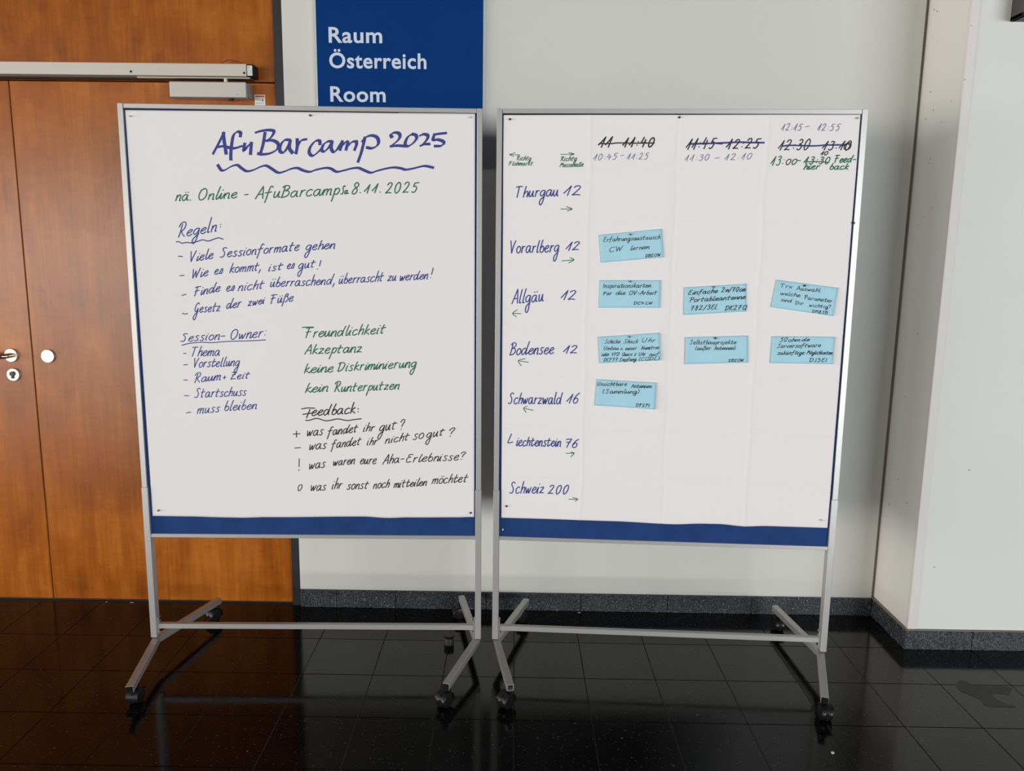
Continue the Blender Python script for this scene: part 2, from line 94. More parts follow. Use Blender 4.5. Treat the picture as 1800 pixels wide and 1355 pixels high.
SHEET={"paper0":[[-5674,19220],[5662,19268],[5661,5599],[-5606,5554]],"paper1":[[-5689,19232],[5681,19272],[5643,5574],[-5631,5589]],"bot0":[[-5606,5554],[-4383,5547],[-2994,5516],[-2497,5509],[-1601,5537],[1790,5580],[2589,5538],[3389,5565],[4991,5581],[5661,5599]],"bot1":[[-5631,5589],[-4049,5597],[-1664,5589],[309,5538],[1481,5595],[1969,5601],[2809,5545],[3622,5581],[5649,5575]],"left0":[[-5674,19220],[-5667,13197],[-5660,6722],[-5606,5554]],"vc":[[-2857,17487],[-21,17504],[2799,17522]],"hc":[[-3528,17609],[-3488,15875],[-3445,14029],[-3406,12315],[-3367,10606],[-3327,8882],[-3285,7063]],"pins0":[[-5504,19029],[314,19139],[5515,19150],[5543,5759],[-5373,5763]],"pins1":[[-5473,19096],[-16,19172],[5576,19160],[-5444,6028],[5391,5859]],"bluepin":[[-5569,5158]],"clip":[[5694,15888]],"stain":[[1.566,-0.537],[1.593,-0.503],[1.611,-0.497],[1.621,-0.511],[1.632,-0.528],[1.683,-0.532],[1.732,-0.532],[1.759,-0.542],[1.718,-0.587],[1.7,-0.577],[1.667,-0.578],[1.66,-0.595],[1.667,-0.623],[1.682,-0.643],[1.703,-0.649],[1.691,-0.66],[1.665,-0.657],[1.633,-0.658],[1.607,-0.655],[1.598,-0.642],[1.603,-0.611],[1.591,-0.598],[1.573,-0.577],[1.563,-0.563]]}
# ------------------------------------------------------------------ helpers
D = bpy.data
COL = bpy.context.scene.collection
R = math.radians

def link(name, me, mat=None, parent=None, loc=(0, 0, 0)):
    if mat is not None:
        me.materials.append(mat)
    o = D.objects.new(name, me)
    COL.objects.link(o)
    o.location = loc
    if parent is not None:
        o.parent = parent
    return o

def tag(o, label=None, cat=None, group=None, kind=None):
    if label: o['label'] = label
    if cat: o['category'] = cat
    if group: o['group'] = group
    if kind: o['kind'] = kind
    return o

def empty(name, loc):
    o = D.objects.new(name, None)
    o.empty_display_size = .05
    COL.objects.link(o)
    o.location = loc
    return o

class MB:
    """collects shapes and links them as ONE mesh object"""
    def __init__(s): s.bm = bmesh.new()
    def box(s, x0, x1, y0, y1, z0, z1, f=None, bev=0.0, seg=1):
        bm = bmesh.new()
        vs = [bm.verts.new((x, y, z)) for x in (x0, x1) for y in (y0, y1) for z in (z0, z1)]
        for q in ((0,1,3,2),(4,6,7,5),(0,4,5,1),(2,3,7,6),(0,2,6,4),(1,5,7,3)):
            bm.faces.new([vs[i] for i in q])
        s._add(bm, bev, seg, f); return s
    def _add(s, bm, bev=0.0, seg=1, f=None):
        bmesh.ops.recalc_face_normals(bm, faces=bm.faces)
        if bev > 0:
            bmesh.ops.bevel(bm, geom=list(bm.edges), offset=bev, segments=seg, profile=.5, affect='EDGES', clamp_overlap=True)
        if f is not None:
            for v in bm.verts: v.co = f(*v.co)
        me = D.meshes.new('t'); bm.to_mesh(me); bm.free()
        s.bm.from_mesh(me); D.meshes.remove(me)
    def beam(s, p0, p1, w, h, hollow=False, bev=.0012):
        """square tube from p0 to p1; the points are the centres of its section"""
        p0, p1 = Vector(p0), Vector(p1)
        d = (p1 - p0).normalized(); side = d.cross(Vector((0, 0, 1))).normalized(); up = side.cross(d)
        bm = bmesh.new()
        ring = lambda p, k=1.0: [bm.verts.new(p + side*a*w/2*k + up*b*h/2*k) for a, b in ((-1,-1),(1,-1),(1,1),(-1,1))]
        A, B = ring(p0), ring(p1)
        for i in range(4): bm.faces.new((A[i], A[(i+1)%4], B[(i+1)%4], B[i]))
        bm.faces.new(A)
        if hollow:
            C_, E_ = ring(p1, .76), ring(p1 - d*.05, .76)
            for i in range(4):
                bm.faces.new((B[i], B[(i+1)%4], C_[(i+1)%4], C_[i]))
                bm.faces.new((C_[i], C_[(i+1)%4], E_[(i+1)%4], E_[i]))
            bm.faces.new(E_)
        else:
            bm.faces.new(B)
        s._add(bm, 0 if hollow else bev); return s
    def cyl(s, c, r, h, axis='Z', n=28, bev=0.0, seg=2, r2=None, rot=None):
        bm = bmesh.new()
        bmesh.ops.create_cone(bm, cap_ends=True, segments=n, radius1=r, radius2=r if r2 is None else r2, depth=h)
        if bev > 0:
            e = [x for x in bm.edges if abs(x.verts[0].co.z - x.verts[1].co.z) < 1e-7]
            bmesh.ops.bevel(bm, geom=e, offset=bev, segments=seg, profile=.5, affect='EDGES')
        m = {'X': Matrix.Rotation(R(90), 3, 'Y'), 'Y': Matrix.Rotation(R(90), 3, 'X'), 'Z': Matrix.Identity(3)}[axis]
        if rot is not None: m = rot
        c = Vector(c)
        for v in bm.verts: v.co = m @ v.co + c
        s._add(bm); return s
    def lathe(s, prof, c=(0, 0, 0), n=24, rot=None):
        bm = bmesh.new(); rings = []
        for r, z in prof:
            rings.append([bm.verts.new((r*math.cos(2*math.pi*i/n), r*math.sin(2*math.pi*i/n), z)) for i in range(n)])
        for a, b in zip(rings, rings[1:]):
            for i in range(n): bm.faces.new((a[i], a[(i+1)%n], b[(i+1)%n], b[i]))
        bm.faces.new(rings[0]); bm.faces.new(rings[-1])
        c = Vector(c)
        for v in bm.verts:
            if rot is not None: v.co = rot @ v.co
            v.co += c
        s._add(bm); return s
    def tube(s, pts, r, n=10):
        pts = [Vector(p) for p in pts]; bm = bmesh.new(); rings = []
        for i, p in enumerate(pts):
            d = (pts[min(i+1, len(pts)-1)] - pts[max(i-1, 0)]).normalized()
            a = d.cross(Vector((0, 0, 1)))
            a = a.normalized() if a.length > 1e-4 else Vector((1, 0, 0))
            b = d.cross(a)
            rings.append([bm.verts.new(p + (a*math.cos(2*math.pi*k/n) + b*math.sin(2*math.pi*k/n))*r) for k in range(n)])
        for A, B in zip(rings, rings[1:]):
            for k in range(n): bm.faces.new((A[k], A[(k+1)%n], B[(k+1)%n], B[k]))
        bm.faces.new(rings[0]); bm.faces.new(rings[-1])
        s._add(bm); return s
    def build(s, name, mat, parent=None, smooth=None, loc=(0, 0, 0)):
        me = D.meshes.new(name)
        s.bm.to_mesh(me); s.bm.free()
        if smooth:
            for p in me.polygons: p.use_smooth = True
            try: me.set_sharp_from_angle(angle=R(smooth))
            except Exception: pass
        return link(name, me, mat, parent, loc)

# ------------------------------------------------------------------ materials
def mat(name, col, rough=.5, metal=0.0, spec=.5, bump=0.0, bscale=60.0, vary=0.0, vscale=3.0, coat=0.0, coat_r=.1):
    m = D.materials.new(name); m.use_nodes = True
    nt = m.node_tree; b = nt.nodes['Principled BSDF']
    b.inputs['Roughness'].default_value = rough; b.inputs['Metallic'].default_value = metal
    b.inputs['Specular IOR Level'].default_value = spec
    b.inputs['Coat Weight'].default_value = coat; b.inputs['Coat Roughness'].default_value = coat_r
    b.inputs['Base Color'].default_value = (*col, 1)
    tc = nt.nodes.new('ShaderNodeTexCoord')
    if vary > 0:
        n = nt.nodes.new('ShaderNodeTexNoise'); n.inputs['Scale'].default_value = vscale; n.inputs['Detail'].default_value = 5
        nt.links.new(tc.outputs['Object'], n.inputs['Vector'])
        r = nt.nodes.new('ShaderNodeValToRGB')
        r.color_ramp.elements[0].position = .3; r.color_ramp.elements[1].position = .7
        r.color_ramp.elements[0].color = (*[c*(1-vary) for c in col], 1); r.color_ramp.elements[1].color = (*[min(1, c*(1+vary)) for c in col], 1)
        nt.links.new(n.outputs['Fac'], r.inputs['Fac']); nt.links.new(r.outputs['Color'], b.inputs['Base Color'])
    if bump > 0:
        n = nt.nodes.new('ShaderNodeTexNoise'); n.inputs['Scale'].default_value = bscale; n.inputs['Detail'].default_value = 4
        nt.links.new(tc.outputs['Object'], n.inputs['Vector'])
        u = nt.nodes.new('ShaderNodeBump'); u.inputs['Strength'].default_value = bump; u.inputs['Distance'].default_value = .002
        nt.links.new(n.outputs['Fac'], u.inputs['Height']); nt.links.new(u.outputs['Normal'], b.inputs['Normal'])
    return m

def math_node(nt, op, a, b=None):
    n = nt.nodes.new('ShaderNodeMath'); n.operation = op
    for i, v in enumerate((a, b)):
        if v is None: continue
        if isinstance(v, (int, float)): n.inputs[i].default_value = v
        else: nt.links.new(v, n.inputs[i])
    return n.outputs[0]

def wood_mat(name, seed=0.0, leaf=.247, phase=0.0, bright=1.0):
    """book-matched cherry veneer: leaves side by side, each with its own figure, grain running up"""
    m = D.materials.new(name); m.use_nodes = True; nt = m.node_tree; b = nt.nodes['Principled BSDF']
    tc = nt.nodes.new('ShaderNodeTexCoord'); sp = nt.nodes.new('ShaderNodeSeparateXYZ')
    nt.links.new(tc.outputs['Object'], sp.inputs[0])
    u = math_node(nt, 'DIVIDE', math_node(nt, 'ADD', sp.outputs['X'], phase), leaf)
    idx = math_node(nt, 'FLOOR', u)
    ping = math_node(nt, 'PINGPONG', u, 1.0)            # mirrored from leaf to leaf
    off = math_node(nt, 'MULTIPLY', math_node(nt, 'FLOOR', math_node(nt, 'MULTIPLY', u, .5)), 3.71)
    cm = nt.nodes.new('ShaderNodeCombineXYZ')
    nt.links.new(math_node(nt, 'ADD', math_node(nt, 'MULTIPLY', ping, leaf), off), cm.inputs['X'])
    w0 = nt.nodes.new('ShaderNodeTexWhiteNoise'); w0.noise_dimensions = '1D'
    nt.links.new(math_node(nt, 'ADD', idx, seed*2+.5), w0.inputs['W'])
    nt.links.new(math_node(nt, 'ADD', math_node(nt, 'ADD', sp.outputs['Z'], seed), math_node(nt, 'MULTIPLY', w0.outputs['Value'], .06)), cm.inputs['Z'])
    cm.inputs['Y'].default_value = seed*1.7
    def noise(scale, det, sx, sz, dist=0.0):
        mp = nt.nodes.new('ShaderNodeMapping'); mp.inputs['Scale'].default_value = (sx, 1, sz)
        nt.links.new(cm.outputs[0], mp.inputs['Vector'])
        n = nt.nodes.new('ShaderNodeTexNoise'); n.inputs['Scale'].default_value = scale; n.inputs['Detail'].default_value = det
        n.inputs['Distortion'].default_value = dist
        nt.links.new(mp.outputs[0], n.inputs['Vector']); return n.outputs['Fac']
    grain = noise(70, 6, 1.0, .045, .4)
    figure = noise(3.4, 5, 1.3, .75, 1.6)
    fine = noise(240, 3, 1.0, .12)
    flake = noise(26, 4, .5, 1.7, .6)
    v = math_node(nt, 'ADD', math_node(nt, 'MULTIPLY', grain, .26), math_node(nt, 'MULTIPLY', figure, .50))
    v = math_node(nt, 'ADD', v, math_node(nt, 'MULTIPLY', fine, .10))
    v = math_node(nt, 'ADD', v, math_node(nt, 'MULTIPLY', flake, .14))
    wn = nt.nodes.new('ShaderNodeTexWhiteNoise'); wn.noise_dimensions = '1D'
    nt.links.new(math_node(nt, 'ADD', idx, seed), wn.inputs['W'])
    v = math_node(nt, 'ADD', v, math_node(nt, 'MULTIPLY', math_node(nt, 'SUBTRACT', wn.outputs['Value'], .5), .05))
    r = nt.nodes.new('ShaderNodeValToRGB'); e = r.color_ramp.elements
    e[0].position = .34; e[0].color = (.235*bright, .056*bright, .0035*bright, 1)
    e[1].position = .66; e[1].color = (.47*bright, .150*bright, .016*bright, 1)
    k = e.new(.5); k.color = (.350*bright, .094*bright, .0062*bright, 1)
    nt.links.new(v, r.inputs['Fac']); nt.links.new(r.outputs['Color'], b.inputs['Base Color'])
    b.inputs['Roughness'].default_value = WOOD_ROUGH; b.inputs['Specular IOR Level'].default_value = .47
    bp = nt.nodes.new('ShaderNodeBump'); bp.inputs['Strength'].default_value = .05; bp.inputs['Distance'].default_value = .001
    nt.links.new(fine, bp.inputs['Height']); nt.links.new(bp.outputs['Normal'], b.inputs['Normal'])
    return m

def stone_mat(name, base, fleck, scale, amount, rough, mottle=0.0, mscale=200., big=0.0, spec=.5):
    """dark terrazzo or granite with light chips"""
    m = D.materials.new(name); m.use_nodes = True; nt = m.node_tree; b = nt.nodes['Principled BSDF']
    tc = nt.nodes.new('ShaderNodeTexCoord')
    oi = nt.nodes.new('ShaderNodeObjectInfo'); ad = nt.nodes.new('ShaderNodeVectorMath'); ad.operation = 'ADD'
    mu = nt.nodes.new('ShaderNodeVectorMath'); mu.operation = 'SCALE'; mu.inputs['Scale'].default_value = 3.3
    nt.links.new(oi.outputs['Location'], mu.inputs[0]); nt.links.new(tc.outputs['Object'], ad.inputs[0]); nt.links.new(mu.outputs[0], ad.inputs[1])
    P = ad.outputs[0]
    def chips(sc, am, rad):
        vo = nt.nodes.new('ShaderNodeTexVoronoi'); vo.inputs['Scale'].default_value = sc
        nt.links.new(P, vo.inputs['Vector'])
        sp = nt.nodes.new('ShaderNodeSeparateXYZ'); nt.links.new(vo.outputs['Color'], sp.inputs[0])
        sel = math_node(nt, 'GREATER_THAN', sp.outputs['X'], 1-am)
        near = math_node(nt, 'LESS_THAN', vo.outputs['Distance'], math_node(nt, 'MULTIPLY', sp.outputs['Y'], rad))
        return math_node(nt, 'MULTIPLY', math_node(nt, 'MULTIPLY', sel, near), math_node(nt, 'ADD', math_node(nt, 'MULTIPLY', sp.outputs['Z'], .8), .2))
    f = chips(scale, amount, .42)
    if big > 0: f = math_node(nt, 'MAXIMUM', f, chips(scale*.42, big, .30))
    n = nt.nodes.new('ShaderNodeTexNoise'); n.inputs['Scale'].default_value = mscale; n.inputs['Detail'].default_value = 3
    nt.links.new(P, n.inputs['Vector'])
    mx0 = nt.nodes.new('ShaderNodeMix'); mx0.data_type = 'RGBA'
    mx0.inputs['A'].default_value = (*[c*(1-mottle) for c in base], 1); mx0.inputs['B'].default_value = (*[c*(1+mottle*1.6) for c in base], 1)
    rr = nt.nodes.new('ShaderNodeMapRange'); rr.inputs['From Min'].default_value = .4; rr.inputs['From Max'].default_value = .62
    nt.links.new(n.outputs['Fac'], rr.inputs['Value']); nt.links.new(rr.outputs[0], mx0.inputs['Factor'])
    mx = nt.nodes.new('ShaderNodeMix'); mx.data_type = 'RGBA'
    nt.links.new(mx0.outputs['Result'], mx.inputs['A']); mx.inputs['B'].default_value = (*fleck, 1)
    nt.links.new(f, mx.inputs['Factor']); nt.links.new(mx.outputs['Result'], b.inputs['Base Color'])
    n2 = nt.nodes.new('ShaderNodeTexNoise'); n2.inputs['Scale'].default_value = 9; n2.inputs['Detail'].default_value = 5
    nt.links.new(P, n2.inputs['Vector'])
    r2 = nt.nodes.new('ShaderNodeMapRange'); r2.inputs['From Min'].default_value = .3; r2.inputs['From Max'].default_value = .7
    r2.inputs['To Min'].default_value = rough*.75; r2.inputs['To Max'].default_value = rough*1.35
    nt.links.new(n2.outputs['Fac'], r2.inputs['Value']); nt.links.new(r2.outputs[0], b.inputs['Roughness'])
    b.inputs['Specular IOR Level'].default_value = spec
    return m

WOOD_ROUGH = .27
M = dict(
    wall=mat('wall paint', (.62, .625, .585), .75, bump=.06, bscale=160, vary=.012, vscale=1.5),
    column=mat('column paint', (.71, .715, .685), .7, bump=.05, bscale=120, vary=.015, vscale=2),
    guard=mat('corner guard paint', (.70, .67, .645), .6),
    joint=mat('joint sealant', (.20, .175, .14), .6, vary=.2, vscale=2),
    wood_r=wood_mat('cherry veneer right leaf', 2.3, phase=.95),
    wood_l=wood_mat('cherry veneer left leaf', 7.9, phase=.95),
    wood_t=wood_mat('cherry veneer upper panel', 5.1, phase=.845, bright=.92),
    black=mat('black jamb', (.018, .018, .019), .45),
    dark=mat('dark void', (.012, .006, .004), .8),
    tile=stone_mat('black terrazzo', (.0030, .0029, .0030), (.15, .147, .15), 230, .10, .11, mottle=.45, mscale=150, big=.022, spec=.30),
    grout=mat('grout', (.055, .048, .046), .8),
    granite=stone_mat('grey granite', (.032, .036, .042), (.27, .28, .30), 170, .34, .42, mottle=.8, mscale=160, big=.05),
    alu=mat('satin aluminium', (.50, .495, .485), .42, metal=.55, bump=.02, bscale=300),
    alu_dark=mat('satin aluminium arm', (.44, .43, .42), .40, metal=.6, bump=.03, bscale=400),
    felt=mat('blue felt', (.020, .056, .190), .95, spec=.1, bump=.5, bscale=900, vary=.12, vscale=14),
    paper=mat('white paper', (.835, .81, .812), .75, spec=.25),
    card=mat('light blue card', (.40, .68, .80), .8, spec=.2, vary=.04, vscale=10),
    blue=mat('blue marker ink', (.032, .046, .25), .7), green=mat('green marker ink', (.012, .150, .068), .7),
    black_ink=mat('black marker ink', (.020, .017, .024), .7), greyink=mat('thin grey blue ink', (.17, .17, .30), .7),
    plastic=mat('black plastic', (.006, .006, .0065), .45, spec=.3), rubber=mat('black rubber', (.012, .012, .012), .6),
    wheel=mat('glossy black wheel', (.008, .008, .009), .36, spec=.35),
    sign=mat('blue sign', (.0015, .037, .170), .6, spec=.06, vary=.04, vscale=2), white=mat('white lettering', (.62, .68, .80), .5),
    signedge=mat('sign edge', (.62, .66, .70), .5),
    closer=mat('silver closer cover', (.52, .50, .465), .45, metal=.25), rail=mat('pale rail cover', (.56, .525, .465), .5, metal=.1),
    steel=mat('satin steel', (.70, .66, .56), .3, metal=.75), chrome=mat('dark steel lever', (.36, .30, .26), .25, metal=.95),
    sticker=mat('white sticker', (.74, .73, .70), .6), red=mat('red print', (.42, .06, .04), .6), ink2=mat('sticker print', (.25, .22, .22), .7),
    cable=mat('dark red cable', (.12, .02, .012), .5),
    stain=mat('dull dried stain', (.016, .016, .016), .40, spec=.2, vary=.4, vscale=18),
    scuff=mat('scuff', (.12, .10, .09), .8), crumb=mat('pale crumb', (.55, .53, .48), .8),
    pin_black=mat('black pin', (.02, .012, .012), .4), pin_clear=mat('pale pin', (.62, .62, .62), .3), pin_red=mat('dark red pin', (.10, .01, .01), .4),
    pin_yellow=mat('olive yellow pin', (.40, .38, .14), .4), pin_grey=mat('grey pin', (.16, .17, .18), .4),
    grey=mat('grey painted metal', (.20, .19, .18), .5), dgrey=mat('dark grey frame', (.055, .052, .05), .5),
)
INK = dict(blue=M['blue'], green=M['green'], black=M['black_ink'], greyink=M['greyink'])

# ------------------------------------------------------------------ floor
T = .25; GX = .0165; GY = .27555
fl_root = MB().box(-4.2, 4.2, -7.0, .9, -.12, -.0022).build('floor', M['grout'])
tag(fl_root, 'polished black terrazzo tile floor', kind='structure')
g = .0011
def tile_mesh(y0, y1):
    b = MB(); b.box(-T/2+g, T/2-g, y0, y1, -.012, 0, bev=.0007)
    me = D.meshes.new('floor_tile'); b.bm.to_mesh(me); b.bm.free(); me.materials.append(M['tile']); return me
tm = tile_mesh(-T/2+g, T/2-g); tm0 = tile_mesh(-.13776+g, .1377)
random.seed(4)
for r in range(11):
    for k in range(-13, 13):
        me = tm0 if r == 0 else tm
        o = D.objects.new('floor_tile', me); COL.objects.link(o); o.parent = fl_root
        o.location = (GX + (k+.5)*T, -.13778 if r == 0 else -(GY + (r-.5)*T), random.uniform(-.00015, .00015))
fs = MB()
fs.box(-14, 14, -15, -(GY+10*T)-.002, -.012, 0).box(-14, GX-13*T-.002, -(GY+10*T), .0, -.012, 0).box(GX+13*T+.002, 14, -(GY+10*T), .0, -.012, 0)
tag(fs.build('far_tiles', M['tile'], fl_root), 'the same polished black floor further off', kind='stuff')
bm = bmesh.new()
vs = [bm.verts.new((x, y, .0006)) for x, y in SHEET['stain']]
bm.faces.new(vs); bmesh.ops.triangulate(bm, faces=bm.faces)
MBx = MB(); MBx.bm.free(); MBx.bm = bm
tag(MBx.build('floor_stain', M['stain'], fl_root), 'dull dark smear dried on the tiles')

# ------------------------------------------------------------------ walls
wb = MB()
wb.box(-.884, 1.512, 0, .20, 0, 3.0)
wb.box(-4.2, -.884, .10, .30, 0, 3.0)
tag(wb.build('wall_back', M['wall']), 'off-white painted back wall', kind='structure')
wr = MB().box(1.5235, 4.2, -.274, .20, 0, 3.0, bev=.002).build('wall_right', M['column'])
tag(wr, 'projecting off-white wall block on the right', kind='structure')
sc = MB()
random.seed(2)
for y, z in [(-.036,2.379),(-.057,2.367),(-.038,2.284),(-.078,2.258),(-.064,2.085),(-.096,2.015),(-.049,1.993),(-.158,1.964),(-.109,1.842),(-.104,1.826),(-.15,1.663),(-.104,1.633),(-.065,1.605),(-.212,2.024),(-.10,.62),(-.18,.55),(-.05,.50),(-.14,1.2),(-.09,.95)]:
    rr = random.uniform(.0014, .0030)
    sc.cyl((1.5234, y, z), rr, .0006, 'X', n=8)
for x, z in [(1.529,2.256),(1.526,2.082),(1.60,.33),(1.69,.71),(2.02,1.0)]:
    sc.cyl((x, -.2766, z), .0018, .0006, 'Y', n=8)
tag(sc.build('paint_scuff', M['scuff'], wr), 'small dark scuffs and chips in the paint', kind='stuff')
gd = MB().box(1.5215, 1.5545, -.2765, -.2725, .079, 3.0, bev=.001).box(1.5212, 1.5236, -.2765, -.262, .079, 3.0, bev=.0008)
tag(gd.build('trim_1', M['guard']), 'pale corner guard strip on the projecting wall edge', kind='structure')
tag(MB().box(1.512, 1.5235, .006, .05, .0, 3.0).box(1.5115, 1.5135, -.001, .02, .077, 3.0).build('trim_2', M['joint']), 'brownish joint strip between back wall and projecting wall', kind='structure')

def base_run(name, label, pieces):
    root = empty(name, (0, 0, 0)); tag(root, label, kind='structure')
    for (x0, x1, y0, y1, top) in pieces:
        MB().box(x0, x1, y0, y1, 0, top, bev=.0016).build('stone_strip', M['granite'], root)
gj = .0010
xs = [-.884, -.729, -.481, -.10, .295, .66, 1.011, 1.5095]
base_run('baseboard_back', 'grey granite skirting along the back wall', [(a+gj, b-gj, -.012, 0, .0755) for a, b in zip(xs, xs[1:])])
base_run('baseboard_side', 'dark granite skirting on the return of the projecting wall', [(1.511, 1.5235, -.2725, -.0005, .0765)])
xs = [1.511, 1.768, 2.19, 2.62, 3.05]
base_run('baseboard_right', 'grey granite skirting on the front of the projecting wall', [(a+(0 if i == 0 else gj), b-gj, -.2855, -.274, .0765) for i, (a, b) in enumerate(zip(xs, xs[1:]))])
tag(MB().box(1.511, 3.05, -.2845, -.274, .0768, .0795).box(1.5115, 1.5235, -.274, -.001, .0768, .0795).build('trim_3', M['joint']), 'sealant bead on top of the right skirting', kind='structure')

# panel at the upper right, only its edge shows
pn = empty('wall_mounted_panel', (1.88, -.30, 2.27))
tag(pn, 'dark-edged grey panel mounted high on the wall in the upper right corner', 'panel')
MB().box(-.212, .25, -.036, .024, .012, .5, bev=.003).build('panel_body', M['grey'], pn)
MB().box(-.222, -.208, -.040, .026, .0, .51, bev=.002).box(-.222, .26, -.040, .026, .0, .014, bev=.002).build('panel_frame', M['dgrey'], pn)

# ------------------------------------------------------------------ doors and upper panel
YD = .018
tag(MB().box(-.918, -.884, 0.0, .12, 0, 3.0, bev=.0015).build('trim_4', M['black']), 'black door jamb strip beside the wooden door', kind='structure')
tag(MB().box(-4.0, -.918, .058, .10, -.001, 3.0).build('trim_5', M['dark']), 'dark rebate behind the door leaves', kind='structure')
def leaf(name, label, x0, x1, z0, z1, m):
    r = MB().box(x0, x1, YD, YD+.038, z0, z1, bev=.0015).build(name, m)
    return tag(r, label, kind='structure')
door_r = leaf('door_1', 'cherry wood door leaf with a blank round plate', -1.943, -.9215, .008, 2.1085, M['wood_r'])
door_l = leaf('door_2', 'cherry wood door leaf with the lever handle', -2.97, -1.9475, .008, 2.1085, M['wood_l'])
leaf('wall_upper_panel', 'cherry wood panel above the doors', -3.6, -.9215, 2.1135, 3.0, M['wood_t'])
tag(MB().box(-2.97, -.9215, YD+.004, YD+.03, .0006, .0065).build('door_seal', M['black'], door_r), 'black seal under the doors')

ry = Matrix.Rotation(R(90), 3, 'X')      # lathe axis towards the room (-Y)
def rosette(x, z, name, m, parent, label=None, r=.0275):
    o = MB().lathe([(r, 0), (r, .006), (r-.002, .009), (.0001, .0095)], (x, YD, z), 40, ry).build(name, m, parent, smooth=35)
    if label: tag(o, label)
    return o
rosette(-1.879, 1.0485, 'blank_rosette', M['steel'], door_r, 'blank pale round metal plate')
rosette(-2.028, 1.050, 'handle_rosette', M['steel'], door_l)
kr = rosette(-2.026, .971, 'keyhole_rosette', M['steel'], door_l, r=.0265)
MB().cyl((-2.026, YD-.013, .976), .0095, .010, 'Y', bev=.001).box(-2.0305, -2.0215, YD-.017, YD-.008, .956, .974, bev=.002).build('lock_cylinder', M['dgrey'], kr)
lv = [(-2.028, YD-.008, 1.050), (-2.028, YD-.040, 1.050)] + [(-2.028-.018*math.sin(a), YD-.040-.018*(1-math.cos(a)), 1.050) for a in (R(30), R(60), R(90))] + [(-2.17, YD-.060, 1.047)]
tag(MB().tube(lv, .0095, 16).build('door_handle', M['chrome'], door_l, smooth=40), 'dark shiny lever handle')
stk = MB().box(-1.0025, -.9625, YD-.0012, YD, 2.0265, 2.0665).build('warning_sticker', M['sticker'], door_r)
tag(stk, 'small white warning sticker with a red heading')
MB().box(-1.0000, -.9655, YD-.0016, YD-.001, 2.0575, 2.0635).build('red_heading', M['red'], stk)
b = MB()
random.seed(7)
for i, z in enumerate((2.0535, 2.0495, 2.0455, 2.0375, 2.0335)):
    x = -.9985; end = -.9775 if i < 3 else -.9685
    while x < end:
        l = random.uniform(.0015, .0040); b.box(x, min(x+l, end), YD-.0016, YD-.001, z-.0008, z+.0008); x += l+.0010
b.cyl((-.9720, YD-.0013, 2.0510), .0028, .0006, 'Y', n=14).cyl((-.9720, YD-.0013, 2.0455), .0036, .0006, 'Y', n=14)
b.build('sticker_print', M['ink2'], stk)

# slide rail across both doors
rl = empty('slide_rail', (-1.9, -.01, 2.121))
tag(rl, 'long pale closer slide rail mounted above both door leaves', 'rail')
def rel(o): return lambda x, y, z: Vector((x, y, z)) - o.location
f = rel(rl)
MB().box(-3.3, -1.0125, -.036, YD, 2.1215, 2.1665, f=f, bev=.002).build('rail_cover', M['rail'], rl)
MB().box(-1.0118, -.984, -.034, YD, 2.1205, 2.1655, f=f, bev=.003).build('end_cap', M['plastic'], rl)
ec = MB().box(-1.0090, -.9905, -.0352, -.0338, 2.1245, 2.1605, f=f).build('paper_label', M['sticker'], rl)
b = MB()
for i in range(6):
    b.box(-1.0070+.0003*i, -.9990-.0008*(i % 3), -.0357, -.0351, 2.1285+.0046*i, 2.1296+.0046*i, f=f)
b.box(-.9965, -.9955, -.0357, -.0351, 2.129, 2.146, f=f).box(-1.0060, -1.0010, -.0357, -.0351, 2.1515, 2.1525, f=f).box(-1.0060, -1.0050, -.0357, -.0351, 2.1515, 2.158, f=f).box(-1.0010, -1.0000, -.0357, -.0351, 2.1515, 2.158, f=f)
b.build('label_print', M['ink2'], rl)
for x, z in ((-1.4455, 2.1345), (-1.0205, 2.1335)):
    MB().cyl(f(x, -.0362, z), .0042, .0016, 'Y', n=16).build('screw', M['plastic'], rl)
MB().box(-3.3, -1.0, -.030, YD, 2.1145, 2.1210, f=f).build('lower_groove', M['dgrey'], rl)
MB().box(-1.425, -1.001, -.035, -.022, 2.1135, 2.1175, f=f, bev=.0006).build('arm', M['steel'], rl)
pts = [(-1.121, 2.160), (-1.112, 2.174), (-1.100, 2.183), (-1.083, 2.1865), (-1.064, 2.183), (-1.041, 2.176), (-1.03, 2.163)]
tag(MB().tube([f(x, -.008, z) for x, z in pts], .0013, 8).build('cable', M['cable'], rl, smooth=60), 'thin dark red cable loop')
# closer body on the right leaf
cl = empty('door_closer', (-1.15, YD, 2.05))
tag(cl, 'silver box-shaped door closer on the wooden door just below the slide rail', 'door closer')
f = rel(cl)
MB().box(-1.3040, -1.0165, -.038, YD, 2.0450, 2.1010, f=f, bev=.003, seg=2).build('cover', M['closer'], cl)
MB().box(-1.0165, -1.0085, -.020, YD, 2.0465, 2.0985, f=f, bev=.002).build('side_cap', M['grey'], cl)
MB().cyl(f(-1.094, -.026, 2.1065), .0075, .012, 'Z', bev=.001).cyl(f(-1.094, -.026, 2.1125), .0055, .004, 'Z').build('spindle', M['steel'], cl)
MB().cyl(f(-1.083, -.010, 2.0425), .010, .006, 'Z').build('lower_knob', M['plastic'], cl)

